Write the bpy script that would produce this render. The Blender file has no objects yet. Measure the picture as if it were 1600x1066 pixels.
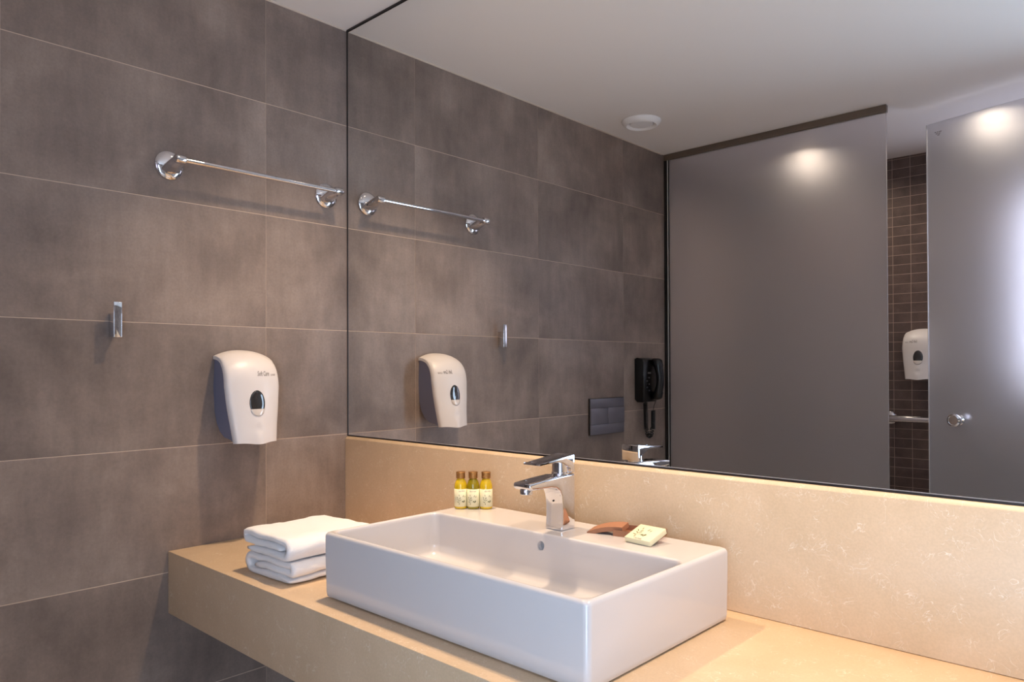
import bpy, bmesh, math, random
from mathutils import Vector, Matrix, noise
random.seed(7)
PI = math.pi
S = bpy.context.scene
COL = S.collection

# ------------------------------------------------------------------ camera
cam = bpy.data.objects.new('camera', bpy.data.cameras.new('camera'))
COL.objects.link(cam); S.camera = cam
yaw, pit, rol = 0.75062, 0.0084, -0.0039
fw = Vector((-math.sin(yaw)*math.cos(pit), math.cos(yaw)*math.cos(pit), math.sin(pit)))
rt = Vector((math.cos(yaw), math.sin(yaw), 0)); up = rt.cross(fw)
r2 = rt*math.cos(rol) + up*math.sin(rol); u2 = -rt*math.sin(rol) + up*math.cos(rol)
M = Matrix((r2, u2, -fw)).transposed().to_4x4(); M.translation = Vector((1.81899, -1.24511, 0.43797))
cam.matrix_world = M
cam.data.sensor_width = 36; cam.data.lens = 1150.45/1600*36; cam.data.shift_y = 32.33/1600
cam.data.clip_start = .02

# ------------------------------------------------------------------ view, world, lights
S.view_settings.view_transform = 'Standard'; S.view_settings.look = 'None'
S.view_settings.gamma = 1; S.view_settings.use_curve_mapping = False
S.view_settings.exposure = 0.18
S.cycles.max_bounces = 14; S.cycles.diffuse_bounces = 6; S.cycles.glossy_bounces = 8; S.cycles.transmission_bounces = 10
S.cycles.sample_clamp_indirect = 4; S.cycles.blur_glossy = .5
w = bpy.data.worlds.new('world'); S.world = w; w.use_nodes = True
w.node_tree.nodes['Background'].inputs[0].default_value = (.75, .85, 1, 1)
w.node_tree.nodes['Background'].inputs[1].default_value = 1.0

ZC, ZF = 1.4294, -0.85
WARM = (1.0, .73, .48)
def area(name, loc, rot, sx, sy, power, color, shape='RECTANGLE', spread=PI):
    l = bpy.data.lights.new(name, 'AREA'); l.shape = shape; l.size = sx; l.size_y = sy
    l.energy = power; l.color = color; l.spread = spread
    o = bpy.data.objects.new(name, l); COL.objects.link(o); o.location = loc; o.rotation_euler = rot
    return o
P_COUNTER, P_SHOWER, P_DOOR, P_WIN = 5.5, 2.7, 45, 5.6
SPR = 101
LAMPS = [(.54, -.190, P_COUNTER), (1.50, -.125, P_COUNTER*.92)]
SHOWER_LAMPS = [(.50, -2.20, P_SHOWER), (1.24, -2.16, P_SHOWER)]
for x, y, p in LAMPS + SHOWER_LAMPS:
    area('downlight_lamp', (x, y, ZC-.004), (0, 0, 0), .06 if y > -1 else .085, .06, p, WARM if y > -1 else (1, .84, .68), 'DISK', math.radians(SPR if y > -1 else 155))
# added cool daylight source, set behind a guessed, unseen doorway
area('added_doorway_light', (2.32, -1.97, .15), (PI/2, 0, 0), .9, 1.9, P_DOOR, (.58, .76, 1.0))
# added cool light, just in front of the made-up shower window pane
YB = -2.551
area('window_day_added', (1.50, YB-.012, .76), (PI/2, 0, 0), .34, .78, P_WIN, (.72, .76, 1.0))
for o in COL.objects:
    if o.name.startswith('window_day'): o.rotation_euler = (PI/2, 0, 0)

# ------------------------------------------------------------------ materials
def lin(c):
    return tuple(((v/255)/12.92 if v/255 <= .04045 else ((v/255+.055)/1.055)**2.4) for v in c) + (1,)
class NT:
    def __init__(s, name):
        s.m = bpy.data.materials.new(name); s.m.use_nodes = True; s.t = s.m.node_tree
        s.b = s.t.nodes['Principled BSDF']
    def n(s, kind, **kw):
        x = s.t.nodes.new(kind)
        for k, v in kw.items():
            if k in x.inputs: x.inputs[k].default_value = v
            else: setattr(x, k, v)
        return x
    def l(s, a, b): s.t.links.new(a, b)
    def ramp(s, src, stops):
        r = s.n('ShaderNodeValToRGB'); e = r.color_ramp.elements
        while len(e) < len(stops): e.new(.5)
        for k, (p, c) in enumerate(stops): e[k].position = p; e[k].color = c if len(c) == 4 else tuple(c)+(1,)
        s.l(src, r.inputs[0]); return r.outputs[0]
    def noise(s, vec, scale, detail=4, rough=.55, dist=0):
        x = s.n('ShaderNodeTexNoise'); x.inputs['Scale'].default_value = scale; x.inputs['Detail'].default_value = detail
        x.inputs['Roughness'].default_value = rough; x.inputs['Distortion'].default_value = dist
        s.l(vec, x.inputs['Vector']); return x.outputs[0]
    def mix(s, fac, a, b, mode='MIX'):
        x = s.n('ShaderNodeMix', data_type='RGBA', blend_type=mode)
        for i, v in ((0, fac), (6, a), (7, b)):
            if hasattr(v, 'is_linked') or hasattr(v, 'links'): s.l(v, x.inputs[i])
            else: x.inputs[i].default_value = v
        return x.outputs[2]
    def bump(s, h, strength, dist=.001):
        x = s.n('ShaderNodeBump'); x.inputs['Strength'].default_value = strength; x.inputs['Distance'].default_value = dist
        s.l(h, x.inputs['Height']); s.l(x.outputs[0], s.b.inputs['Normal'])
def simple(name, col, rough=.5, metal=0, **kw):
    t = NT(name); b = t.b
    b.inputs['Base Color'].default_value = lin(col); b.inputs['Roughness'].default_value = rough; b.inputs['Metallic'].default_value = metal
    for k, v in kw.items(): b.inputs[k.replace('_', ' ')].default_value = v
    return t.m
def stone_tile(name, dark, mid, light, rough=.42, scale=1.0):
    t = NT(name); tc = t.n('ShaderNodeTexCoord'); oi = t.n('ShaderNodeObjectInfo')
    sc = t.n('ShaderNodeVectorMath', operation='SCALE'); sc.inputs['Scale'].default_value = 37
    cb = t.n('ShaderNodeCombineXYZ'); t.l(oi.outputs['Random'], cb.inputs[0]); t.l(oi.outputs['Random'], cb.inputs[1])
    t.l(cb.outputs[0], sc.inputs[0])
    ad = t.n('ShaderNodeVectorMath', operation='ADD'); t.l(tc.outputs['Object'], ad.inputs[0]); t.l(sc.outputs[0], ad.inputs[1])
    v = ad.outputs[0]
    cloud = t.noise(v, 4.5*scale, 6, .55, .3)
    c = t.ramp(cloud, [(.28, lin(dark)), (.5, lin(mid)), (.72, lin(light))])
    # brushed vertical / horizontal scuffs
    mp = t.n('ShaderNodeMapping'); mp.inputs['Scale'].default_value = (1, 12, 2.5); t.l(v, mp.inputs[0])
    mp2 = t.n('ShaderNodeMapping'); mp2.inputs['Scale'].default_value = (1, 2.5, 14); t.l(v, mp2.inputs[0])
    s1 = t.ramp(t.noise(mp.outputs[0], 3, 5, .6), [(.3, (.90, .90, .90)), (.7, (1.08, 1.08, 1.08))])
    s2 = t.ramp(t.noise(mp2.outputs[0], 3, 5, .6), [(.3, (.97, .97, .97)), (.7, (1.025, 1.025, 1.025))])
    c = t.mix(1.0, c, s1, 'MULTIPLY'); c = t.mix(1.0, c, s2, 'MULTIPLY')
    fine = t.ramp(t.noise(v, 160, 3, .6), [(.3, (.93, .93, .93)), (.7, (1.07, 1.07, 1.07))])
    c = t.mix(1.0, c, fine, 'MULTIPLY')
    rr = t.ramp(oi.outputs['Random'], [(0, (.93, .93, .93)), (1, (1.08, 1.07, 1.06))])
    c = t.mix(1.0, c, rr, 'MULTIPLY')
    t.l(c, t.b.inputs['Base Color'])
    r = t.ramp(cloud, [(.3, (rough+.08,)*3), (.7, (rough-.06,)*3)]); t.l(r, t.b.inputs['Roughness'])
    t.bump(t.noise(v, 60, 5, .6), .10 if scale < 2 else .02, .001)
    t.b.inputs['Specular IOR Level'].default_value = .35
    return t.m
M_TILE = stone_tile('grey_brown_tile', (110, 98, 92), (132, 118, 110), (154, 139, 130))
M_MOSAIC = stone_tile('brown_mosaic_tile', (78, 64, 60), (90, 75, 70), (104, 88, 82), .45, 3)
M_GROUT = simple('grout', (200, 178, 160), .9)
M_GROUT_D = simple('grout_mosaic', (164, 142, 130), .9)
M_FLOOR = stone_tile('floor_tile', (180, 172, 164), (196, 187, 178), (208, 199, 190))
def paint(name, col):
    t = NT(name); tc = t.n('ShaderNodeTexCoord')
    t.b.inputs['Base Color'].default_value = lin(col); t.b.inputs['Roughness'].default_value = .75
    t.b.inputs['Specular IOR Level'].default_value = .2
    t.bump(t.noise(tc.outputs['Object'], 180, 4), .06, .0008); return t.m
M_CEIL = paint('ceiling_paint', (240, 236, 233))
M_WALL = paint('wall_paint', (205, 200, 194))
M_SEAL = simple('white_caulk', (206, 192, 178), .6)
def quartz(name):
    t = NT(name); tc = t.n('ShaderNodeTexCoord'); v = tc.outputs['Object']
    base = t.ramp(t.noise(v, 7, 5, .6, .8), [(.3, lin((204, 178, 146))), (.7, lin((214, 188, 157)))])
    # wandering pale flecks: thin bands of a warped noise, masked in patches
    w1 = t.noise(v, 11, 3, .5, 2.2)
    band = t.ramp(w1, [(.0, (0, 0, 0)), (.494, (0, 0, 0)), (.5, (1, 1, 1)), (.506, (0, 0, 0)), (1, (0, 0, 0))])
    w2 = t.noise(v, 26, 2, .5, 3)
    band2 = t.ramp(w2, [(.0, (0, 0, 0)), (.485, (0, 0, 0)), (.5, (1, 1, 1)), (.515, (0, 0, 0)), (1, (0, 0, 0))])
    mask = t.ramp(t.noise(v, 19, 2), [(.52, (0, 0, 0)), (.66, (1, 1, 1))])
    mask2 = t.ramp(t.noise(v, 33, 2), [(.5, (0, 0, 0)), (.62, (1, 1, 1))])
    f = t.mix(1.0, band, mask, 'MULTIPLY'); f2 = t.mix(1.0, band2, mask2, 'MULTIPLY')
    f = t.mix(1.0, f, f2, 'ADD')
    f = t.mix(1.0, f, (.68, .68, .68, 1), 'MULTIPLY')
    c = t.mix(f, base, lin((238, 229, 214)))
    grain = t.ramp(t.noise(v, 260, 2), [(.35, (.965, .965, .965)), (.65, (1.03, 1.03, 1.03))])
    c = t.mix(1.0, c, grain, 'MULTIPLY')
    t.l(c, t.b.inputs['Base Color']); t.b.inputs['Roughness'].default_value = .42
    t.b.inputs['Specular IOR Level'].default_value = .35
    return t.m
M_QUARTZ = quartz('beige_quartz')
M_CERAMIC = simple('white_ceramic', (208, 204, 204), .12, Coat_Weight=.4, Coat_Roughness=.05)
M_CHROME = simple('chrome', (222, 222, 226), .045, 1)
M_MIRROR = simple('mirror_silver', (238, 238, 236), .0, 1)
M_BLACKTRIM = simple('mirror_edge_black', (34, 26, 24), .4)
M_BEVEL = simple('mirror_bevel', (205, 200, 200), .2, .6)
M_ABS = simple('white_plastic', (214, 208, 206), .38)
M_VENT = simple('white_vent_plastic', (246, 246, 248), .4)
M_BLUEPL = simple('blue_grey_plastic', (112, 114, 136), .4)
M_DARKGLASS = simple('smoked_window', (40, 38, 38), .06, Coat_Weight=1)
M_DROP = simple('clear_window_foot', (205, 196, 188), .08, Coat_Weight=1)
M_PRINT = simple('grey_print', (128, 120, 116), .5)
M_BLACKPL = simple('black_plastic', (5, 5, 6), .3)
M_BLACKSOFT = simple('black_cord', (9, 9, 10), .4)
M_PLATE = simple('anthracite_plate', (104, 102, 112), .32)
M_BRONZE = simple('bronze_profile', (112, 99, 88), .38, .35)
M_DARKPROF = simple('dark_profile', (38, 34, 33), .4, .2)
M_SEALSTRIP = simple('clear_seal_strip', (200, 198, 196), .3)
M_CREAM = simple('cream_paper', (226, 219, 184), .6)
M_INK = simple('olive_ink', (104, 100, 60), .7)
M_BOX = simple('brown_cardboard', (156, 106, 76), .65)
M_BOXIN = simple('brown_cardboard_inside', (140, 96, 70), .75)
M_GOLD = simple('bronze_cap', (164, 120, 70), .3, .75)
def oil(name, col):
    t = NT(name); t.b.inputs['Base Color'].default_value = lin(col); t.b.inputs['Roughness'].default_value = .04
    t.b.inputs['Transmission Weight'].default_value = .35; t.b.inputs['IOR'].default_value = 1.4
    t.b.inputs['Coat Weight'].default_value = .6; t.b.inputs['Coat Roughness'].default_value = .03
    return t.m
M_OIL1 = oil('golden_oil', (243, 206, 36)); M_OIL2 = oil('olive_oil', (166, 146, 14))
def frosted(name, col, rough, coat=0):
    t = NT(name); b = t.b
    b.inputs['Base Color'].default_value = lin(col); b.inputs['Roughness'].default_value = rough
    b.inputs['Transmission Weight'].default_value = .83; b.inputs['IOR'].default_value = 1.42
    b.inputs['Coat Weight'].default_value = coat; b.inputs['Coat Roughness'].default_value = .02
    return t.m
M_FROST = frosted('frosted_glass', (244, 241, 244), .40)
M_FROST_D = frosted('frosted_door_glass', (244, 244, 248), .46, .6)
def terry():
    t = NT('white_terry'); tc = t.n('ShaderNodeTexCoord'); v = tc.outputs['Object']
    t.b.inputs['Base Color'].default_value = lin((240, 238, 238)); t.b.inputs['Roughness'].default_value = .95
    t.b.inputs['Sheen Weight'].default_value = .3; t.b.inputs['Specular IOR Level'].default_value = .1
    t.bump(t.noise(v, 520, 3, .7), .7, .0018); return t.m
M_TERRY = terry()
def emis(name, col, s):
    t = NT(name); t.b.inputs['Base Color'].default_value = (.9, .9, .9, 1)
    t.b.inputs['Emission Color'].default_value = tuple(col)+(1,); t.b.inputs['Emission Strength'].default_value = s; return t.m
M_LENS = emis('lamp_glow', (1, .8, .56), 7)

# ------------------------------------------------------------------ mesh helpers
def mesh(name, verts, faces, smooth=False):
    me = bpy.data.meshes.new(name); me.from_pydata([tuple(v) for v in verts], [], faces); me.validate()
    bm = bmesh.new(); bm.from_mesh(me); bmesh.ops.recalc_face_normals(bm, faces=bm.faces)
    for f in bm.faces: f.smooth = smooth
    bm.to_mesh(me); bm.free(); return me
def bmm(name, bm, smooth=False, angle=None):
    bmesh.ops.recalc_face_normals(bm, faces=bm.faces)
    for f in bm.faces: f.smooth = smooth or angle is not None
    if angle is not None:
        for e in bm.edges:
            if len(e.link_faces) == 2 and e.calc_face_angle(0) > math.radians(angle): e.smooth = False
    me = bpy.data.meshes.new(name); bm.to_mesh(me); bm.free(); return me
def obj(name, me, mat, parent=None, loc=(0, 0, 0), rot=(0, 0, 0)):
    if me.materials: pass
    else: me.materials.append(mat)
    o = bpy.data.objects.new(name, me); COL.objects.link(o); o.location = loc; o.rotation_euler = rot
    if parent: o.parent = parent
    return o
def thing(name, label, cat, loc=(0, 0, 0), rot=(0, 0, 0), group=None):
    o = bpy.data.objects.new(name, None); o.empty_display_size = .05; COL.objects.link(o)
    o.location = loc; o.rotation_euler = rot; return tag(o, label, cat, group)
def tag(o, label, cat, group=None):
    o['label'] = label; o['category'] = cat
    if group: o['group'] = group
    return o
def struct(o, label=None):
    o['kind'] = 'structure'
    if label: o['label'] = label
    return o
def box(x0, x1, y0, y1, z0, z1, bev=0, seg=2, name='box'):
    bm = bmesh.new(); bmesh.ops.create_cube(bm, size=1)
    bmesh.ops.scale(bm, vec=(x1-x0, y1-y0, z1-z0), verts=bm.verts)
    bmesh.ops.translate(bm, vec=((x0+x1)/2, (y0+y1)/2, (z0+z1)/2), verts=bm.verts)
    if bev: bmesh.ops.bevel(bm, geom=bm.edges[:], offset=bev, segments=seg, profile=.5, affect='EDGES')
    return bmm(name, bm, angle=35 if bev and seg > 1 else None)
def extrude(poly, axis, a, b, bev=0, seg=3, name='prism', ang=35):
    """poly: list of 2D points; axis 'x','y','z' = extrusion axis, remaining coords in order"""
    def P(p, t):
        return {'x': (t, p[0], p[1]), 'y': (p[0], t, p[1]), 'z': (p[0], p[1], t)}[axis]
    bm = bmesh.new(); A = [bm.verts.new(P(p, a)) for p in poly]; B = [bm.verts.new(P(p, b)) for p in poly]
    n = len(poly); bm.faces.new(A); bm.faces.new(B[::-1])
    for i in range(n): bm.faces.new((A[i], B[i], B[(i+1) % n], A[(i+1) % n]))
    bmesh.ops.recalc_face_normals(bm, faces=bm.faces)
    if bev:
        es = [e for e in bm.edges if len(e.link_faces) == 2 and e.calc_face_angle(0) > math.radians(ang)]
        bmesh.ops.bevel(bm, geom=es, offset=bev, segments=seg, profile=.5, affect='EDGES')
    return bmm(name, bm, angle=40)
def loft(rings, cap0=True, cap1=True, closed=True, name='loft', smooth=True, angle=40):
    bm = bmesh.new(); R = [[bm.verts.new(p) for p in r] for r in rings]; n = len(rings[0])
    for a, b in zip(R, R[1:]):
        for i in range(n if closed else n-1):
            j = (i+1) % n
            try: bm.faces.new((a[i], a[j], b[j], b[i]))
            except ValueError: pass
    if cap0: bm.faces.new(R[0][::-1])
    if cap1: bm.faces.new(R[-1])
    return bmm(name, bm, angle=angle if smooth else None)
def lathe(prof, n=40, axis='z', name='lathe', angle=35, caps=True):
    """prof: (radius, height). closed at ends by caps"""
    rings = []
    for r, h in prof:
        ring = []
        for k in range(n):
            a = 2*PI*k/n; c, s = r*math.cos(a), r*math.sin(a)
            ring.append({'z': (c, s, h), 'x': (h, c, s), 'y': (c, h, s)}[axis])
        rings.append(ring)
    return loft(rings, caps, caps, name=name, angle=angle)
def tube(path, rad, n=12, name='tube', caps=True):
    rings = []; P = [Vector(p) for p in path]; up0 = Vector((0, 0, 1))
    T0 = (P[1]-P[0]).normalized(); nrm = T0.orthogonal().normalized()
    for i, p in enumerate(P):
        T = ((P[min(i+1, len(P)-1)] - P[max(i-1, 0)])).normalized()
        nrm = (nrm - T*nrm.dot(T)).normalized(); b = T.cross(nrm)
        r = rad[i] if isinstance(rad, (list, tuple)) else rad
        rings.append([p + nrm*r*math.cos(2*PI*k/n) + b*r*math.sin(2*PI*k/n) for k in range(n)])
    return loft(rings, caps, caps, name=name)
def rrect(x0, x1, y0, y1, r, z, n=6):
    pts = []
    for cx, cy, a0 in ((x1-r, y1-r, 0), (x0+r, y1-r, 90), (x0+r, y0+r, 180), (x1-r, y0+r, 270)):
        for k in range(n+1):
            a = math.radians(a0+90*k/n); pts.append((cx+r*math.cos(a), cy+r*math.sin(a), z))
    return pts
def text_mesh(body, size, shear=0, sx=1, align='LEFT', extrude=0, spacing=1):
    cu = bpy.data.curves.new('lettering', 'FONT'); cu.body = body; cu.size = size; cu.shear = shear; cu.align_x = align
    cu.extrude = extrude; cu.offset = size*.018; cu.resolution_u = 3; cu.space_character = spacing
    o = bpy.data.objects.new('tmp', cu); COL.objects.link(o)
    dg = bpy.context.evaluated_depsgraph_get(); me = bpy.data.meshes.new_from_object(o.evaluated_get(dg))
    bpy.data.objects.remove(o); bpy.data.curves.remove(cu)
    for v in me.vertices: v.co.x *= sx
    me.materials.clear(); return me
def subdiv_mesh(me, cuts):
    bm = bmesh.new(); bm.from_mesh(me); bmesh.ops.triangulate(bm, faces=bm.faces)
    bmesh.ops.subdivide_edges(bm, edges=[e for e in bm.edges if e.calc_length() > .003], cuts=cuts, use_grid_fill=True)
    bm.to_mesh(me); bm.free()

# ------------------------------------------------------------------ room shell
XR = 2.90; YB = -2.551; YP = -1.7518
struct(obj('floor', box(-.1, XR+.1, -3.4, .1, ZF-.05, ZF), M_GROUT))
fl = COL.objects['floor']
for i in range(5):
    for j in range(5):
        x0, x1 = .6*i+.001, min(.6*(i+1)-.001, XR); y0, y1 = max(-.6*(j+1)+.001, YB), -.6*j-.001
        obj('tile', box(x0, x1, y0, y1, ZF, ZF+.003, .0006, 1), M_FLOOR, fl)
struct(obj('ceiling', box(-.1, XR+.1, -3.4, .1, ZC, ZC+.06), M_CEIL))
# left wall : grout bed + large tiles
wl = struct(obj('wall_left', box(-.08, -.0007, YB, .08, ZF, ZC), M_GROUT), 'wall clad in large grey-brown stone tiles')
cols = [.004, -.2563, -.8535, -1.4139, -1.9927, YB]
rows = [ZF, -.6517, -.3517, -.0517, .2483, .5483, .8483, 1.1483, ZC]
cache = {}
for a in range(len(cols)-1):
    for b in range(len(rows)-1):
        W = cols[a]-cols[a+1]; H = rows[b+1]-rows[b]; g = .0009
        key = (round(W, 4), round(H, 4))
        if key not in cache: cache[key] = box(-.004, 0, -W/2+.0004, W/2-.0004, -H/2+g, H/2-g, .0004, 1)
        obj('tile', cache[key], M_TILE, wl, (random.uniform(-.0003, .0002), (cols[a]+cols[a+1])/2, (rows[b]+rows[b+1])/2))
# back wall of the shower : mosaic
wb = struct(obj('wall_back', box(-.08, 1.78, YB-.08, YB-.0005, ZF, ZC), M_GROUT_D), 'shower wall clad in small dark brown mosaic tiles')
# replace the plain slab by one with a hole for the added window
bm = bmesh.new()
WX0, WX1, WZ0, WZ1 = 1.30, 1.70, .34, 1.18
for x0, x1, z0, z1 in ((-.08, WX0, ZF, ZC), (WX1, 1.78, ZF, ZC), (WX0, WX1, ZF, WZ0), (WX0, WX1, WZ1, ZC)):
    r = bmesh.ops.create_cube(bm, size=1); vs = r['verts']
    bmesh.ops.scale(bm, vec=(x1-x0, .0775, z1-z0), verts=vs); bmesh.ops.translate(bm, vec=((x0+x1)/2, YB-.0007-.03875, (z0+z1)/2), verts=vs)
wb.data = bmm('wall', bm); wb.data.materials.append(M_GROUT_D)
px, pz, ox, oz = .0778, .0456, .7585, .645
tm = box(-px/2+.0012, px/2-.0012, -.005, 0, -pz/2+.0012, pz/2-.0012, .0004, 1)
rest_v, rest_f = [], []
for i in range(-10, 14):
    for j in range(-33, 18):
        x0, x1 = ox+px*i, ox+px*(i+1); z0, z1 = oz+pz*j, oz+pz*(j+1)
        x0, x1, z0, z1 = max(x0, 0), min(x1, 1.75), max(z0, ZF), min(z1, ZC)
        if x1-x0 < .008 or z1-z0 < .006: continue
        if x1 > WX0 and x0 < WX1 and z1 > WZ0 and z0 < WZ1: continue
        full = abs(x1-x0-px) < 1e-6 and abs(z1-z0-pz) < 1e-6
        if -2 <= i <= 2 and j >= -16 and (full or j > 15):
            me = tm if full else box(-(x1-x0)/2+.0011, (x1-x0)/2-.0011, -.008, 0, -(z1-z0)/2+.0011, (z1-z0)/2-.0011, .0006, 1)
            obj('tile', me, M_MOSAIC, wb, ((x0+x1)/2, YB+random.uniform(-.0001, .0002), (z0+z1)/2))
        else:
            k = len(rest_v); g = .0011
            for yy in (YB-.006, YB):
                rest_v += [(x0+g, yy, z0+g), (x1-g, yy, z0+g), (x1-g, yy, z1-g), (x0+g, yy, z1-g)]
            rest_f += [tuple(k+q for q in f) for f in ((4, 5, 6, 7), (0, 1, 5, 4), (1, 2, 6, 5), (2, 3, 7, 6), (3, 0, 4, 7))]
o = obj('mosaic_tiles', mesh('mosaic', rest_v, rest_f), M_MOSAIC, wb); o['kind'] = 'stuff'
# frosted shower window, added as a source of cool light
wn = struct(obj('added_window_1', box(WX0, WX1, YB-.06, YB-.05, WZ0, WZ1), M_FROST), 'small frosted window added behind the shower for cool light')
bm = bmesh.new()
for x0, x1, z0, z1 in ((WX0-.01, WX1+.01, WZ1-.02, WZ1+.01), (WX0-.01, WX1+.01, WZ0-.01, WZ0+.02), (WX0-.01, WX0+.02, WZ0+.02, WZ1-.02), (WX1-.02, WX1+.01, WZ0+.02, WZ1-.02)):
    r = bmesh.ops.create_cube(bm, size=1); vs = r['verts']
    bmesh.ops.scale(bm, vec=(x1-x0, .05, z1-z0), verts=vs); bmesh.ops.translate(bm, vec=((x0+x1)/2, YB-.02, (z0+z1)/2), verts=vs)
obj('added_window_frame', bmm('wf', bm), M_ABS, wn)
# wall with the mirror
struct(obj('wall_front', box(-.08, XR+.08, .0065, .08, ZF, ZC), M_BLACKTRIM), 'wall behind the mirror and backsplash')
COL.objects['wall_front'].data.materials.clear(); COL.objects['wall_front'].data.materials.append(simple('dark_wall_recess', (70, 58, 50), .8))
struct(obj('wall_right', box(XR, XR+.08, -1.83, .08, ZF, ZC), M_TILE))
# right wall of the shower, and the wall beside it with a doorway added for daylight
struct(obj('wall_shower', box(1.755, 1.83, YB-.08, YP-.081, ZF, ZC), M_MOSAIC))
bm = bmesh.new()
for x0, x1, z0, z1 in ((1.755, 1.86, ZF, ZC), (2.78, XR, ZF, ZC), (1.86, 2.78, 1.2, ZC)):
    r = bmesh.ops.create_cube(bm, size=1); vs = r['verts']
    bmesh.ops.scale(bm, vec=(x1-x0, .08, z1-z0), verts=vs); bmesh.ops.translate(bm, vec=((x0+x1)/2, YP-.04, (z0+z1)/2), verts=vs)
struct(obj('wall_rear', bmm('wd', bm), M_TILE), 'painted wall with an open doorway added for daylight')
# pale caulk bead where tiles meet the ceiling
struct(obj('trim_1', tube([(0.0, 0, ZC-.001), (0.0, YP+.02, ZC-.001)], .0032, 8), M_SEAL), 'thin pale sealant line along the ceiling')

# ------------------------------------------------------------------ vanity counter, backsplash, mirror
ct = obj('vanity_counter', box(.0005, XR-.002, -.5121, .004, -.1491, 0, .0016, 2), M_QUARTZ)
tag(ct, 'thick beige quartz counter slab under the white basin', 'counter')
bs = obj('backsplash', extrude([(-.0087, .0006), (-.0087, .2338), (-.0022, .2406), (.004, .2406), (.004, .0006)], 'x', .0008, XR-.002, .0006, 1), M_QUARTZ)
tag(bs, 'low beige quartz backsplash between counter and mirror', 'backsplash')
mr = thing('wall_mirror', 'huge frameless wall mirror above the beige backsplash', 'mirror', (0, 0, .2447))
MH = ZC-.2447
obj('glass', box(.0040, XR-.004, 0, .0055, .0016, MH-.006), M_MIRROR, mr)
obj('bevelled_edge', box(.0040, XR-.004, -.0006, .0052, .0002, .0016), M_BEVEL, mr)
obj('trim_strip', box(.0004, .0040, -.0012, .0056, -.003, MH-.001), M_BLACKTRIM, mr)
obj('trim_strip', box(.0004, XR-.004, -.0030, .0056, MH-.0055, MH-.0004), M_BLACKTRIM, mr)
obj('dark_gap_strip', box(.0040, XR-.004, .0004, .0056, -.0038, .0001), M_BLACKTRIM, mr)  # black strip stands in for the dark gap under the mirror

# ------------------------------------------------------------------ basin
sx0, sx1, sy0, sy1, sz = .5903, 1.2223, -.4593, -.0546, .1253
def rr(ins, z, r): return rrect(sx0+ins, sx1-ins, sy0+ins, sy1-ins, r, z)
ix0, ix1, iy0, iy1 = .6025, 1.2100, -.4465, -.1880
def ri(e, z, r): return rrect(ix0-e, ix1+e, iy0-e, iy1+e, r, z)
rings = [rr(.012, .0022, .004), rr(.006, .0022, .006), rr(.003, .0040, .008), rr(.0015, .012, .009), rr(0, .09, .010), rr(0, .1175, .010), rr(.0007, .1212, .010), rr(.0026, .1240, .010), rr(.006, .1253, .010),
         ri(.0055, .1253, .022), ri(.0022, .1243, .020), ri(.0006, .1222, .019), ri(0, .118, .018), ri(-.004, .060, .018), ri(-.0065, .0455, .018), ri(-.012, .0385, .020), ri(-.022, .0355, .024), ri(-.05, .0345, .03), ri(-.10, .0335, .02)]
basin_me = loft(rings, name='basin', angle=50)
basin = obj('washbasin', basin_me, M_CERAMIC)
# overflow hole cut for real
cutter = obj('cutter', lathe([(.0088, -.04), (.0088, .02)], 28, 'y'), M_CERAMIC, None, (.9065, -.187, .1015))
md = basin.modifiers.new('b', 'BOOLEAN'); md.operation = 'DIFFERENCE'; md.object = cutter; md.solver = 'EXACT'
dg = bpy.context.evaluated_depsgraph_get(); nm = bpy.data.meshes.new_from_object(basin.evaluated_get(dg))
basin.modifiers.clear()
if len(nm.polygons) > 50: basin.data = nm
bpy.data.objects.remove(cutter)
basin.name = 'bowl'
wnm = basin.modifiers.new('wn', 'WEIGHTED_NORMAL'); wnm.mode = 'FACE_AREA'; wnm.weight = 90; wnm.keep_sharp = True
for e in basin.data.edges: e.use_edge_sharp = False
wb_ = thing('washbasin', 'large white rectangular ceramic basin on the beige counter', 'basin', (.906, -.257, 0))
basin.parent = wb_; basin.location = (-.906, .257, 0)
obj('overflow_ring', lathe([(.0088, 0), (.0098, -.0006), (.0098, .001), (.0084, .003), (.0080, .0085)], 28, 'y', caps=False), M_CERAMIC, wb_, (.0005, .0690, .1015))
obj('drain', lathe([(.0, 0), (.031, 0), (.032, .001), (.030, .003), (.02, .0042), (0.0005, .0045)], 32), M_CHROME, wb_, (0, -.06, .0338))

# ------------------------------------------------------------------ tap
tap = thing('basin_tap', 'chrome single lever mixer tap on the back ledge of the basin', 'tap', (.9065, -.131, .1253))
def rot_profile(pts): return pts
# body + spout, side profile in (y, z) relative to the tap base
prof = [(.0205, .0), (.0205, .1065), (-.019, .1060), (-.065, .1035), (-.1115, .1000), (-.1120, .0905), (-.106, .0875), (-.085, .0870), (-.052, .0865), (-.036, .0840), (-.0265, .0770), (-.0215, .066), (-.0190, .050), (-.0185, .034), (-.0195, .014), (-.0215, .0)]
obj('body', extrude(prof, 'x', -.0215, .0215, .0035, 3, ang=28), M_CHROME, tap)
obj('aerator', lathe([(.011, .0), (.0118, .001), (.0118, .009), (.0112, .010)], 32), M_CHROME, tap, (0, -.0985, .0785))
obj('cartridge', lathe([(.0175, 0), (.0175, .004), (.0165, .005), (.0165, .024), (.0170, .028)], 36), M_CHROME, tap, (0, .0005, .105))
hp = [(.0210, .1085), (.0212, .1425), (.0180, .1440), (-.020, .1405), (-.055, .1365), (-.0840, .1330), (-.0845, .1318), (-.070, .1310), (-.030, .1325), (-.0195, .1305), (-.0145, .1180), (-.009, .1100), (-.002, .1085)]
hd = obj('handle', extrude(hp, 'x', -.0210, .0210, .0022, 2, ang=30), M_CHROME, tap)
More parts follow.
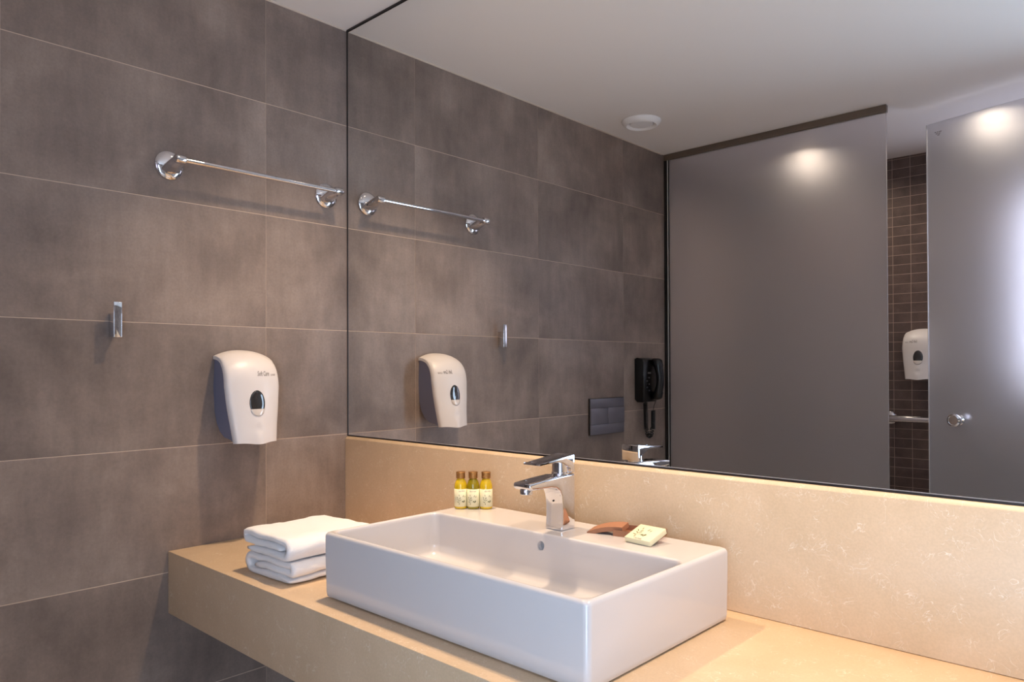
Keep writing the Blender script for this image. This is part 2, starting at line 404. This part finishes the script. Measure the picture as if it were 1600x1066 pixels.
# hollow the sides of the lever block so that the cartridge shows under the plate
me = hd.data
for v in me.vertices:
    if v.co.z < .1295 and v.co.y < .012: v.co.y = .012 + (v.co.y-.012)*.12
tap['label'] = 'chrome single lever mixer tap on the back ledge of the basin'
obj('indicator', lathe([(.0005, 0), (.0018, 0), (.0018, .0006), (0.0005, .0008)], 16, 'y'), M_DARKPROF, tap, (0, -.0205, .056), (0, 0, PI))

# ------------------------------------------------------------------ toiletry bottles
def bottle(x, y, rz, mat, label, grp):
    t = thing('toiletry_bottle', label, 'bottle', (x, y, .1253), (0, 0, rz), grp)
    R = .0142
    obj('bottle_body', lathe([(0.0005, .0008), (R-.003, .0), (R-.0008, .001), (R, .0035), (R, .0495), (R-.0006, .0540), (R-.0018, .0580), (R-.0034, .0615), (R-.0050, .0645), (.0080, .0660), (.0080, .0685), (.0005, .0685)], 36), mat, t)
    pf = [(.0005, .0672), (.0098, .0672), (.0104, .0678)]
    for k in range(4):
        z = .0684+.0027*k; pf += [(.0104, z), (.0098, z+.0007), (.0098, z+.0011), (.0104, z+.0018)]
    pf += [(.0104, .0808), (.0093, .0819), (.0005, .0821)]
    obj('cap', lathe(pf, 32, angle=60), M_GOLD, t)
    # wrap-around paper label
    vs, fs = [], []; n = 28; RL = R+.00025; A = math.radians(118)
    for k in range(n+1):
        a = -PI/2 - A/1 + 2*A*k/n
        for rr_, z in ((RL, .0055), (RL, .0445), (RL-.0002, .0445), (RL-.0002, .0055)): vs.append((rr_*math.cos(a), rr_*math.sin(a), z))
    for k in range(n):
        for q in range(4): fs.append((4*k+q, 4*k+(q+1) % 4, 4*k+4+(q+1) % 4, 4*k+4+q))
    fs += [(0, 1, 2, 3), (4*n+3, 4*n+2, 4*n+1, 4*n)]
    lb = obj('paper_label', mesh('pl', vs, fs, True), M_CREAM, t)
    def wrap(me):
        for v in me.vertices:
            a = -PI/2 + v.co.x/RL; z = v.co.y; v.co = ((RL+.00012)*math.cos(a), (RL+.00012)*math.sin(a), z)
        return me
    tm_ = text_mesh('OLIVIA', .0046, align='CENTER', sx=.95, spacing=1.1)
    for v in tm_.vertices: v.co.y += .0385
    obj('lettering', wrap(tm_), M_PRINT, lb)
    obj('olive_branch', wrap(branch(.0105, -.001, .021)), M_INK, lb)
    return t
def branch(sc, cx, cy):
    """flat print of an olive twig with leaves and olives, drawn in the xy plane"""
    vs, fs = [], []
    def leaf(x, y, a, l, wd):
        k = len(vs); n = 8
        for q in range(n):
            t = 2*PI*q/n; u, v = l/2*math.cos(t), wd/2*math.sin(t)*(1-.25*math.cos(t))
            vs.append((cx+sc*(x+u*math.cos(a)-v*math.sin(a)), cy+sc*(y+u*math.sin(a)+v*math.cos(a)), 0))
        fs.append(tuple(range(k, k+n)))
    leaf(-.45, -.1, 1.45, 1.9, .045); leaf(.1, -.35, .25, 1.0, .05)
    for x, y, a, l, wd in ((-.85, .45, 2.2, .5, .12), (-.7, .0, 2.5, .5, .12), (-.75, -.45, 2.9, .5, .12), (-.3, .35, .9, .5, .12), (-.2, -.05, .6, .45, .12),
                           (.4, .8, 1.2, .5, .13), (.75, .65, 1.1, .4, .12), (-.5, .95, 1.7, .45, .1), (-.42, -.85, 1.3, .4, .1)): leaf(x, y, a, l, wd)
    leaf(.25, -.35, .5, .36, .26); leaf(.62, -.28, 1.3, .36, .28); leaf(.5, -.5, .3, .3, .2)
    me = bpy.data.meshes.new('print'); me.from_pydata(vs, [], fs); return me
face = yaw + .25
bottle(.6125, -.1210, face, M_OIL1, 'small golden oil bottle, leftmost of the three on the basin', 'toiletry bottles on the basin')
bottle(.6345, -.1035, face-.25, M_OIL2, 'small darker green oil bottle, middle of the three on the basin', 'toiletry bottles on the basin')
bottle(.6560, -.0845, face+.05, M_OIL1, 'small golden oil bottle, rightmost of the three, nearest the tap', 'toiletry bottles on the basin')

# ------------------------------------------------------------------ soap and its box
def open_box(wx, wy, h, th, name):
    bm = bmesh.new()
    for x0, x1, y0, y1, z0, z1 in ((-wx/2, wx/2, -wy/2, wy/2, 0, th), (-wx/2, -wx/2+th, -wy/2, wy/2, th, h), (wx/2-th, wx/2, -wy/2, wy/2, th, h),
                                   (-wx/2+th, wx/2-th, -wy/2, -wy/2+th, th, h), (-wx/2+th, wx/2-th, wy/2-th, wy/2, th, h)):
        r = bmesh.ops.create_cube(bm, size=1); vs = r['verts']
        bmesh.ops.scale(bm, vec=(x1-x0, y1-y0, z1-z0), verts=vs); bmesh.ops.translate(bm, vec=((x0+x1)/2, (y0+y1)/2, (z0+z1)/2), verts=vs)
    return bmm(name, bm)
def arched(me, k):
    bm = bmesh.new(); bm.from_mesh(me)
    bmesh.ops.subdivide_edges(bm, edges=[e for e in bm.edges if abs(e.verts[0].co.x-e.verts[1].co.x) > .02], cuts=10, use_grid_fill=True)
    for v in bm.verts: v.co.z -= k*(1-(v.co.x/.035)**2)
    bm.to_mesh(me); bm.free(); return me
t = thing('soap_box', 'open brown cardboard tray holding up the cream soap', 'box', (1.0563, -.0800, .1254), (0, 0, .26))
obj('tray', open_box(.086, .056, .0110, .0008, 'tray'), M_BOX, t)
lid = thing('cardboard_lid', 'curved brown cardboard lid leaning on the left of the soap tray', 'box lid', (0, 0, 0))
obj('lid_shell', arched(open_box(.070, .044, .0085, .0008, 'lid'), .0045), M_BOX, lid)
soap = thing('soap_bar', 'square cream wrapped soap with olive print leaning on the brown tray', 'soap')
obj('wrapper', box(-.028, .028, -.0255, .0255, 0, .0100, .0012, 2), M_CREAM, soap)
bmz = branch(.016, -.004, -.003); o = obj('olive_branch', bmz, M_INK, soap, (0, 0, 0.0102))
tx = text_mesh('OLIVIA', .0055, align='CENTER'); obj('lettering', tx, M_PRINT, soap, (0, -.024, 0.0102))

def place(o, origin, xdir, ydir):
    X = Vector(xdir).normalized(); Z = X.cross(Vector(ydir)).normalized(); Y = Z.cross(X)
    m = Matrix((X, Y, Z)).transposed().to_4x4(); m.translation = Vector(origin); o.matrix_world = m
# soap : front bottom edge rests on the ledge, back rests on the tray rim
sx_, sy_ = Vector((1.0, -.09, 0)).normalized(), None
el = math.radians(18)
A = Vector((1.0630, -.1400, .1256)); Xd = Vector((1, -.08, 0)).normalized(); Yd = Vector((.08*math.cos(el), math.cos(el), math.sin(el)))
place(soap, A + Xd*.029 + Yd.normalized()*.0255, Xd, Yd)
# lid : turned over, its left edge on the ledge, right edge on the tray rim
Xl = Vector((.93, .30, .20)).normalized(); Yl = Vector((-.30, .93, .03))
place(lid, Vector((.9960, -.0985, .1350)), Xl, -Yl)

# ------------------------------------------------------------------ towels
def towel_mesh(w_, h_, L, seed, top=False):
    th = h_/3.0
    y1, y2, y3 = th*.5, th*1.5, th*2.5
    P = []
    def arc(cx, cz, r, a0, a1, n=9):
        for k in range(n+1):
            a = math.radians(a0+(a1-a0)*k/n); P.append((cx+r*math.cos(a), cz+r*math.sin(a)))
    def line(xa, xb, z, n=12):
        for k in range(0 if not P else 1, n): P.append((xa+(xb-xa)*k/n, z))
    # one continuous thick folded strip
    if top:      # lower leaf set back on the left, wide turn on the right, loop on the left, inner leaf
        line(.024, w_-th*1.5, y1); arc(w_-th*1.5, (y1+y3)/2, (y3-y1)/2, -90, 90, 12)
        line(w_-th*1.5, th, y3); arc(th, (y2+y3)/2, th/2, 90, 270, 8)
        line(th, w_-th*2.2, y2); P.append((w_-th*2.2, y2))
    else:        # inner leaf, small turn on the right, top, wide loop on the left, lower leaf
        line(.040, w_-th, y2); arc(w_-th, (y2+y3)/2, th/2, -90, 90, 8)
        line(w_-th, th*1.5, y3); arc(th*1.5, (y1+y3)/2, (y3-y1)/2, 90, 270, 12)
        line(th*1.5, w_-th*.5, y1); P.append((w_-th*.5, y1))
    flip = False
    n = len(P); ny = 26; rings = []
    ht = th*.485
    nr = []
    for i in range(n):
        a = Vector(P[max(i-1, 0)]); b = Vector(P[min(i+1, n-1)]); t = (b-a).normalized(); nr.append(Vector((-t.y, t.x)))
    for j in range(ny+1):
        y = L*j/ny; e = min(j, ny-j)/ny*L; rnd = 1 - .30*max(0, 1-e/.006)
        ring = []
        tap_ = [min(1, .45+.25*min(i, n-1-i)) for i in range(n)]
        for side in (1, -1):
            idx = range(n) if side == 1 else range(n-1, -1, -1)
            for i in idx:
                p = Vector(P[i]) + nr[i]*ht*side*rnd*tap_[i]
                q = Vector((p.x*9, y*9, p.y*14+seed))
                dx = noise.noise(q*1.6)*.0046 + noise.noise(q*6)*.0014
                dz = noise.noise(q*1.6+Vector((9, 3, 1)))*.0048 + noise.noise(q*6+Vector((5, 5, 5)))*.0015
                dy = noise.noise(Vector((p.x*26, p.y*40, seed)))*.004 * (1 if e < .03 else .3)
                z = p.y + dz*min(1, max(0, p.y/(.25*h_)))
                x = p.x + dx
                if flip: x = w_-x
                ring.append((x, y+dy, max(z, .0006)))
        rings.append(ring)
    bm = bmesh.new(); R = [[bm.verts.new(p) for p in r] for r in rings]; m = len(rings[0])
    for a, b in zip(R, R[1:]):
        for i in range(m):
            k = (i+1) % m; bm.faces.new((a[i], a[k], b[k], b[i]))
    for r in (R[0], R[-1]):
        for i in range(n-1): bm.faces.new((r[i], r[i+1], r[m-2-i], r[m-1-i]))
    return bmm('towel', bm, smooth=True)
o = obj('folded_towel', towel_mesh(.190, .045, .200, 3.3), M_TERRY, None, (.2975, -.468, .0006), (0, 0, .02))
tag(o, 'white folded towel lying directly on the counter, under the other', 'towel', 'folded white towels beside the basin')
o = obj('folded_towel', towel_mesh(.197, .047, .205, 8.1, True), M_TERRY, None, (.2905, -.470, .0458), (0, -.01, -.015))
tag(o, 'white folded towel on top of the stack beside the basin', 'towel', 'folded white towels beside the basin')

# ------------------------------------------------------------------ towel rail
rail = thing('towel_rail', 'chrome towel bar with two round flanges high on the tiled wall', 'towel rail', (0, -.291, .934))
def flange_me():
    return lathe([(.0005, .0002), (.0335, .0002), (.0345, .0015), (.0345, .004), (.0325, .0062), (.026, .0095), (.018, .0115), (.008, .0122), (.0005, .0124)], 48, 'x')
def post_me(sgn):
    # scoop-shaped arm: wide and low at the flange, closing to a short collar round the bar
    rings = []; N = 20
    for k in range(13):
        t = k/12
        cx = .009 + .047*t; cz = -.014 + .014*min(1, t*1.05)**.9
        ry = .0120*(1-t)**.8 + .0110; rz = .0104 + .0035*math.sin(PI*t*.8)
        rings.append([(cx, ry*math.cos(2*PI*q/N) - sgn*.001, cz + rz*math.sin(2*PI*q/N)) for q in range(N)])
    t_end = [(.056+.0085, .0105*.72*math.cos(2*PI*q/N)-sgn*.001, .0094*.75*math.sin(2*PI*q/N)) for q in range(N)]
    rings.append([( .0625, .0100*math.cos(2*PI*q/N)-sgn*.001, .0090*math.sin(2*PI*q/N)) for q in range(N)]); rings.append([(.0680, y, z) for x, y, z in [(a, b*.95, c) for a, b, c in t_end]])
    return loft(rings, angle=60)
for s, y in ((-1, -.2187), (1, .2187)):
    f = obj('flange', flange_me(), M_CHROME, rail, (0, y, -.003))
    obj('arm', post_me(s), M_CHROME, rail, (0, y, 0))
    obj('end_collar', lathe([(.0005, -.0125), (.0080, -.0125), (.0106, -.0105), (.0106, .0095), (.0092, .0125), (.0005, .0125)], 28, 'y'), M_CHROME, rail, (.063, y, 0))
obj('bar', lathe([(.0062, -.207), (.0062, .207)], 28, 'y'), M_CHROME, rail, (.063, 0, 0))

# ------------------------------------------------------------------ robe hook
hk = thing('robe_hook', 'small chrome rectangular robe hook low left on the tiled wall', 'hook', (0, -.637, .5117))
obj('wall_block', box(.0003, .0285, -.0075, .0045, 0, .054, .0008, 2), M_CHROME, hk)
obj('front_plate', box(.0285, .0335, -.0078, .0100, -.001, .0795, .0012, 3), M_CHROME, hk)

# ------------------------------------------------------------------ soap dispensers
PC = [(.004, .2165), (.020, .2150), (.038, .2100), (.056, .1990), (.0695, .1830), (.0775, .1620), (.0812, .1350), (.0838, .1050), (.0868, .0750), (.0903, .0450), (.0943, .0180), (.0968, .0)]
def wid(z):   # half width of the front shell at height z
    k = [(0, .0560), (.04, .0605), (.09, .0672), (.14, .0715), (.18, .0705), (.2165, .0675)]
    for (a, va), (b, vb) in zip(k, k[1:]):
        if z <= b: return va+(vb-va)*(max(z, a)-a)/(b-a)
    return k[-1][1]
def prof_at(t):
    u = t*(len(PC)-1); i = min(int(u), len(PC)-2); f = u-i
    p = [Vector(PC[max(0, min(len(PC)-1, i+d))]) for d in (-1, 0, 1, 2)]
    return .5*((2*p[1])+(-p[0]+p[2])*f+(2*p[0]-5*p[1]+4*p[2]-p[3])*f*f+(-p[0]+3*p[1]-3*p[2]+p[3])*f**3)
def shell_pt(s, t, off=0):
    """s -1..1 across, t 0 (top, at the wall) .. 1 (bottom front)"""
    p = prof_at(t); q = prof_at(min(1, t+.01)) - prof_at(max(0, t-.01)); q.normalize()
    nx, nz = -q.y, q.x
    b = .0155*(1-abs(s)**2.3)
    z = p.y; y = s*wid(z)
    x = p.x + nx*(b+off); zz = z + nz*(b+off)
    zl = max(0, 1-zz/.085)
    x += .005*math.exp(-(y/.017)**2)*min(1, zl*2.2)          # thumb ridge of the push bar
    x -= .0035*math.exp(-((y/.011)**2+((zz-.034)/.010)**2))   # shallow dimple
    if t > .9: zz -= .0055*math.exp(-(y/.030)**2)*(t-.9)/.1
    if t > .97 and off < -.001: pass
    # rolled side edges
    e = max(0, abs(s)-.90)/.10; x -= .0045*e*e*(1 if t > .25 else .5)
    return Vector((x, y, zz))
def shell_me():
    ns, nt = 36, 44; vs, fs = [], []
    for off in (0, -.004):
        for j in range(nt+1):
            for i in range(ns+1): vs.append(shell_pt(-1+2*i/ns, j/nt, off))
    W = ns+1; K = W*(nt+1)
    for j in range(nt):
        for i in range(ns):
            a = j*W+i; fs.append((a, a+1, a+W+1, a+W)); fs.append((K+a, K+a+W, K+a+W+1, K+a+1))
    for i in range(ns):
        a = i; fs.append((a, a+1, K+a+1, K+a)); a = nt*W+i; fs.append((a, a+1, K+a+1, K+a))
    for j in range(nt):
        for a in (j*W, j*W+ns): fs.append((a, a+W, K+a+W, K+a))
    bm = bmesh.new(); V = [bm.verts.new(v) for v in vs]
    for f in fs: bm.faces.new([V[k] for k in f])
    # white rims folded back along both sides
    return bmm('shell', bm, angle=55)
def rim_me(sg):
    rings = []
    for j in range(31):
        t = j/30; p = shell_pt(sg, t, .0002); q = prof_at(min(1, t+.01)) - prof_at(max(0, t-.01)); q.normalize()
        n = Vector((-q.y, 0, q.x)); inn = p - n*.0085
        inn.x = max(inn.x, .0006)
        p2 = Vector((max(p.x, .0008), p.y, p.z))
        rings.append([p2, p2+Vector((0, -sg*.003, 0)), inn+Vector((0, -sg*.003, 0)), inn])
    return loft(rings, angle=40)
def housing_me():
    # blue-grey body behind the shell: side outline extruded across
    side = []
    for j in range(26):
        t = j/25; p = prof_at(t); q = prof_at(min(1, t+.01)) - prof_at(max(0, t-.01)); q.normalize()
        side.append((max(.0004, p.x+q.y*.0065), p.y-q.x*.0065 if True else 0, wid(p.y)-.0028))
    back = [(.066, .0080, .0545), (.040, .0130, .057), (.020, .027, .059), (.008, .048, .0615), (.0004, .078, .0635), (.0004, .14, .0665), (.0004, .2085, .0630)]
    P = side + back
    A = [(x, -wv, z) for x, z, wv in P]; B = [(x, wv, z) for x, z, wv in P]
    return loft([A, B], angle=40)
def window_mes():
    tW = None
    def disc(a, b, cz, off0, off1, zlo=-9, zhi=9):
        pts = []; n = 36; rings = []
        for r, of in ((1.0, off0), (.97, off1*.7), (.85, off1), (.5, off1*1.15), (.02, off1*1.2)):
            ring = []
            for k in range(n):
                an = 2*PI*k/n; y = a*r*math.cos(an); z = cz+b*r*math.sin(an)*(1 if math.sin(an) > 0 else 1.0)
                z = min(max(z, zlo), zhi); ring.append(on_shell(y, z, of))
            rings.append(ring)
        return loft(rings, cap0=False, angle=80)
    return disc
def on_shell(y, z, off):
    lo, hi = 0.3, 1.0
    for _ in range(24):
        m = (lo+hi)/2; s = y/wid(prof_at(m).y)
        if shell_pt(s, m).z > z: lo = m
        else: hi = m
    s = max(-1, min(1, y/wid(prof_at(lo).y))); p = shell_pt(s, lo); return Vector((p.x+off, y, z))
def dispenser(label, loc, rz):
    t = thing('soap_dispenser', label, 'soap dispenser', loc, (0, 0, rz), 'wall soap dispensers')
    obj('housing', housing_me(), M_BLUEPL, t)
    fs = obj('front_cover', shell_me(), M_ABS, t)
    for sg in (-1, 1): obj('side_rim', rim_me(sg), M_ABS, t)
    disc = window_mes()
    obj('viewing_window', disc(.0205, .0320, .098, .0001, .0022), M_DARKGLASS, t)
    obj('window_foot', disc(.0185, .0165, .0820, .0001, .0026, zhi=.0835), M_DROP, t)
    def put(me):
        subdiv_mesh(me, 1)
        for v in me.vertices: v.co = on_shell(v.co.x, v.co.y, .0004)
        return me
    m1 = text_mesh('Soft Care', .0165, shear=.28, sx=.52)
    for v in m1.vertices: v.co.x += .004; v.co.y += .1660
    obj('lettering', put(m1), M_PRINT, t)
    m2 = text_mesh('LINE', .0062, shear=.1, sx=1.15)
    for v in m2.vertices: v.co.x += .0425; v.co.y += .1660
    obj('lettering', put(m2), M_PRINT, t)
    return t
dispenser('white wall soap dispenser with blue-grey sides above the towels', (0, -.334, .2545), 0)
dispenser('white soap dispenser on the brown mosaic wall, seen in the mirror', (.888, YB, .380), PI/2)

# ------------------------------------------------------------------ flush plate (seen in the mirror)
fp = thing('flush_plate', 'dark grey toilet flush plate on the tiled wall, seen in the mirror', 'flush plate', (0, -1.280, .2355))
obj('surround', box(.0003, .008, -.121, .121, -.075, .0755, .0012, 2), M_DARKPROF, fp)
obj('panel', box(.008, .0108, -.119, .119, .0355, .0738, .0008, 2), M_PLATE, fp)
obj('panel', box(.008, .0108, -.119, .119, -.0735, -.0325, .0008, 2), M_PLATE, fp)
obj('button', box(.008, .0125, .0008, .119, -.0313, .0343, .0008, 2), M_PLATE, fp)
obj('button', box(.008, .0125, -.119, -.0008, -.0313, .0343, .0008, 2), M_PLATE, fp)

# ------------------------------------------------------------------ wall telephone (seen in the mirror)
ph = thing('wall_telephone', 'black corded wall telephone beside the glass panel, seen in the mirror', 'telephone', (0, -1.545, .285))
obj('base', extrude([(.0003, .012), (.0003, .190), (.012, .196), (.044, .188), (.050, .176), (.050, .012), (.042, .0), (.012, .0)], 'y', -.052, .050, .003, 3), M_BLACKPL, ph)
# handset on the far half of the base
hs = []
N = 18
for k in range(25):
    t_ = k/24; z = .010+.182*t_; bul = math.sin(PI*t_)
    cx = .062 + .022*bul; ex = .016 + .006*(1-bul)+(.004 if t_ < .2 or t_ > .8 else 0); ey = .024 - .003*bul
    if k in (0, 24): ex *= .55; ey *= .7
    hs.append([(cx+ex*math.cos(2*PI*q/N), -.028+ey*math.sin(2*PI*q/N), z) for q in range(N)])
obj('handset', loft(hs, angle=60), M_BLACKPL, ph)
obj('display_label', box(.0500, .0508, -.004, .020, .125, .132), M_PRINT, ph)
for r in range(5):
    for c in range(2):
        obj('key', box(.0500, .0518, .006+.016*c, .014+.016*c, .104-.014*r, .110-.014*r, .0006, 1), M_BLACKPL if (r+c) % 2 else M_PLATE, ph)
# coiled cord hanging in a loop
axis_pts = []
def loop_pt(u):
    # u 0..1 from the base underside, down, round, and up towards the handset
    if u < .46: return Vector((.030, .010-.006*u/.46, -.004-.118*(u/.46)))
    if u < .62: a = PI*(u-.46)/.16; return Vector((.034+.006*math.sin(a)*0, -.0165+.0205*math.cos(a), -.122-.030*math.sin(a)))
    return Vector((.040, -.037-.002*(u-.62), -.122+.082*((u-.62)/.38)))
cp = []; turns = 46; n = turns*9
for i in range(n+1):
    u = i/n; c = loop_pt(u); T = (loop_pt(min(1, u+.004))-loop_pt(max(0, u-.004))).normalized()
    n1 = Vector((1, 0, 0)); n1 = (n1-T*n1.dot(T)).normalized(); n2 = T.cross(n1); a = 2*PI*turns*u
    cp.append(c + (n1*math.cos(a)+n2*math.sin(a))*.0080)
obj('coiled_cord', tube(cp, .0024, 6), M_BLACKSOFT, ph)
obj('cord_end', tube([loop_pt(1), loop_pt(1)+Vector((.004, .0, .02)), Vector((.062, -.030, .012))], .0012, 8), M_BLACKSOFT, ph)
obj('cord_end', tube([loop_pt(0)+Vector((0, 0, -.003)), Vector((.030, .010, .012))], .0022, 8), M_BLACKSOFT, ph)

# ------------------------------------------------------------------ ceiling vent (seen in the mirror)
vn = thing('ceiling_vent', 'round white extractor valve on the ceiling, seen in the mirror', 'vent', (.188, -1.272, ZC))
obj('ring', lathe([(.056, -.0005), (.078, -.0005), (.079, -.003), (.074, -.011), (.064, -.020), (.060, -.021), (.056, -.018), (.050, -.010), (.048, -.003)], 56), M_VENT, vn)
obj('disc', lathe([(.0005, -.004), (.030, -.004), (.044, -.010), (.0455, -.0135), (.043, -.0165), (.02, -.0185), (.0005, -.019)], 48), M_VENT, vn)

# ------------------------------------------------------------------ fixed frosted panel
pn = thing('shower_panel', 'tall fixed frosted glass shower panel with dark top rail, seen in the mirror', 'glass panel', (0, YP, ZF))
obj('glass', box(.026, .9625, -.008, 0, .004, ZC-ZF-.022, .0008, 1), M_FROST, pn)
obj('top_rail', box(.001, .9640, -.016, .0045, ZC-ZF-.0290, ZC-ZF-.0005, .001, 1), M_BRONZE, pn)
obj('wall_channel', box(.0005, .0170, -.016, .0045, .001, ZC-ZF-.0290, .001, 1), M_DARKPROF, pn)
obj('seal_strip', box(.0170, .0215, -.010, .0020, .001, ZC-ZF-.0290), M_SEALSTRIP, pn)
obj('inner_profile', box(.0215, .0260, -.012, .0015, .001, ZC-ZF-.0290), M_DARKPROF, pn)

# ------------------------------------------------------------------ frosted door standing ajar
th = math.radians(15.5)
dr = thing('shower_door', 'frosted glass shower door standing ajar with round chrome knob', 'glass door', (1.750, -1.742, ZF), (0, 0, th))
DT = 1.373-ZF; DW = .721
obj('glass', box(-DW, 0, -.008, 0, .012, DT, .0008, 1), M_FROST_D, dr)
obj('edge_strip', box(-DW-.0022, -DW, -.0085, .0005, .012, DT), M_SEALSTRIP, dr)
kb = obj('knob', lathe([(.0005, .0), (.0165, .0), (.0175, .002), (.0165, .005), (.0120, .008), (.0105, .014), (.0120, .020), (.0185, .026), (.0205, .033), (.0195, .040), (.0150, .0445), (.0135, .0430), (.0005, .0432)], 40, 'y'), M_CHROME, dr, (-DW+.112, 0, .237-ZF)); kb.scale = (1.2, 1, 1.2)
obj('knob', lathe([(.0005, .0), (.0165, .0), (.0175, -.002), (.0165, -.005), (.0120, -.008), (.0120, -.020), (.0185, -.026), (.0195, -.040), (.0005, -.0432)], 32, 'y'), M_CHROME, dr, (-DW+.112, -.008, .237-ZF))
for z in (.25, DT-.25): obj('hinge', box(-.030, .006, -.018, .010, z-.045, z+.045, .002, 2), M_CHROME, dr)
em = bmesh.new()
for k, (a, b, z) in enumerate(((-.012, -.002, .0), (0, .006, .0), (.008, .014, .0), (-.008, .0, -.006), (.002, .010, -.006), (-.005, .004, -.012))):
    q = [em.verts.new((-p, .0006, zz)) for p, zz in ((a, z), (b, z), (b, z+.003), (a, z+.003))]; em.faces.new(q)
obj('etched_mark', bmm('etched', em), M_PRINT, dr, (-DW+.045, 0, DT-.040))

# ------------------------------------------------------------------ grab rail in the shower (seen in the mirror)
gr = thing('grab_rail', 'chrome grab rail on the brown mosaic wall, seen in the mirror', 'grab rail', (.742, YB, .194))
for x in (0, .46):
    obj('flange', lathe([(.0005, .0002), (.030, .0002), (.031, .003), (.026, .009), (.016, .012), (.0005, .012)], 32, 'y'), M_CHROME, gr, (x, 0, 0))
gp = [(0, .010, 0), (0, .040, 0)] + [(.022-.022*math.cos(a), .040+.030*math.sin(a), 0) for a in (.3, .6, .9, 1.2, PI/2)] + [(.10, .07, 0), (.36, .07, 0)] + [(.438+.022*math.sin(a), .040+.030*math.cos(a), 0) for a in (0, .4, .8, 1.2, PI/2)] + [(.46, .010, 0)]
obj('bar', tube(gp, .0158, 20), M_CHROME, gr)

# ------------------------------------------------------------------ ceiling downlights
for (x, y, p), lb in zip(LAMPS + SHOWER_LAMPS, ('recessed ceiling downlight above the basin end of the counter', 'recessed ceiling downlight above the right of the counter', 'recessed ceiling downlight in the shower behind the frosted panel', 'recessed ceiling downlight in the shower behind the glass door')):
    t = thing('ceiling_downlight', lb, 'downlight', (x, y, ZC), group='recessed ceiling downlights')
    obj('trim_ring', lathe([(.031, -.0005), (.038, -.0005), (.039, -.002), (.037, -.0035), (.0315, -.0030)], 36, caps=False), M_CHROME, t)
    obj('lens', lathe([(.0005, -.0006), (.0305, -.0006), (.0305, -.0016), (.0005, -.0022)], 32), M_LENS, t)
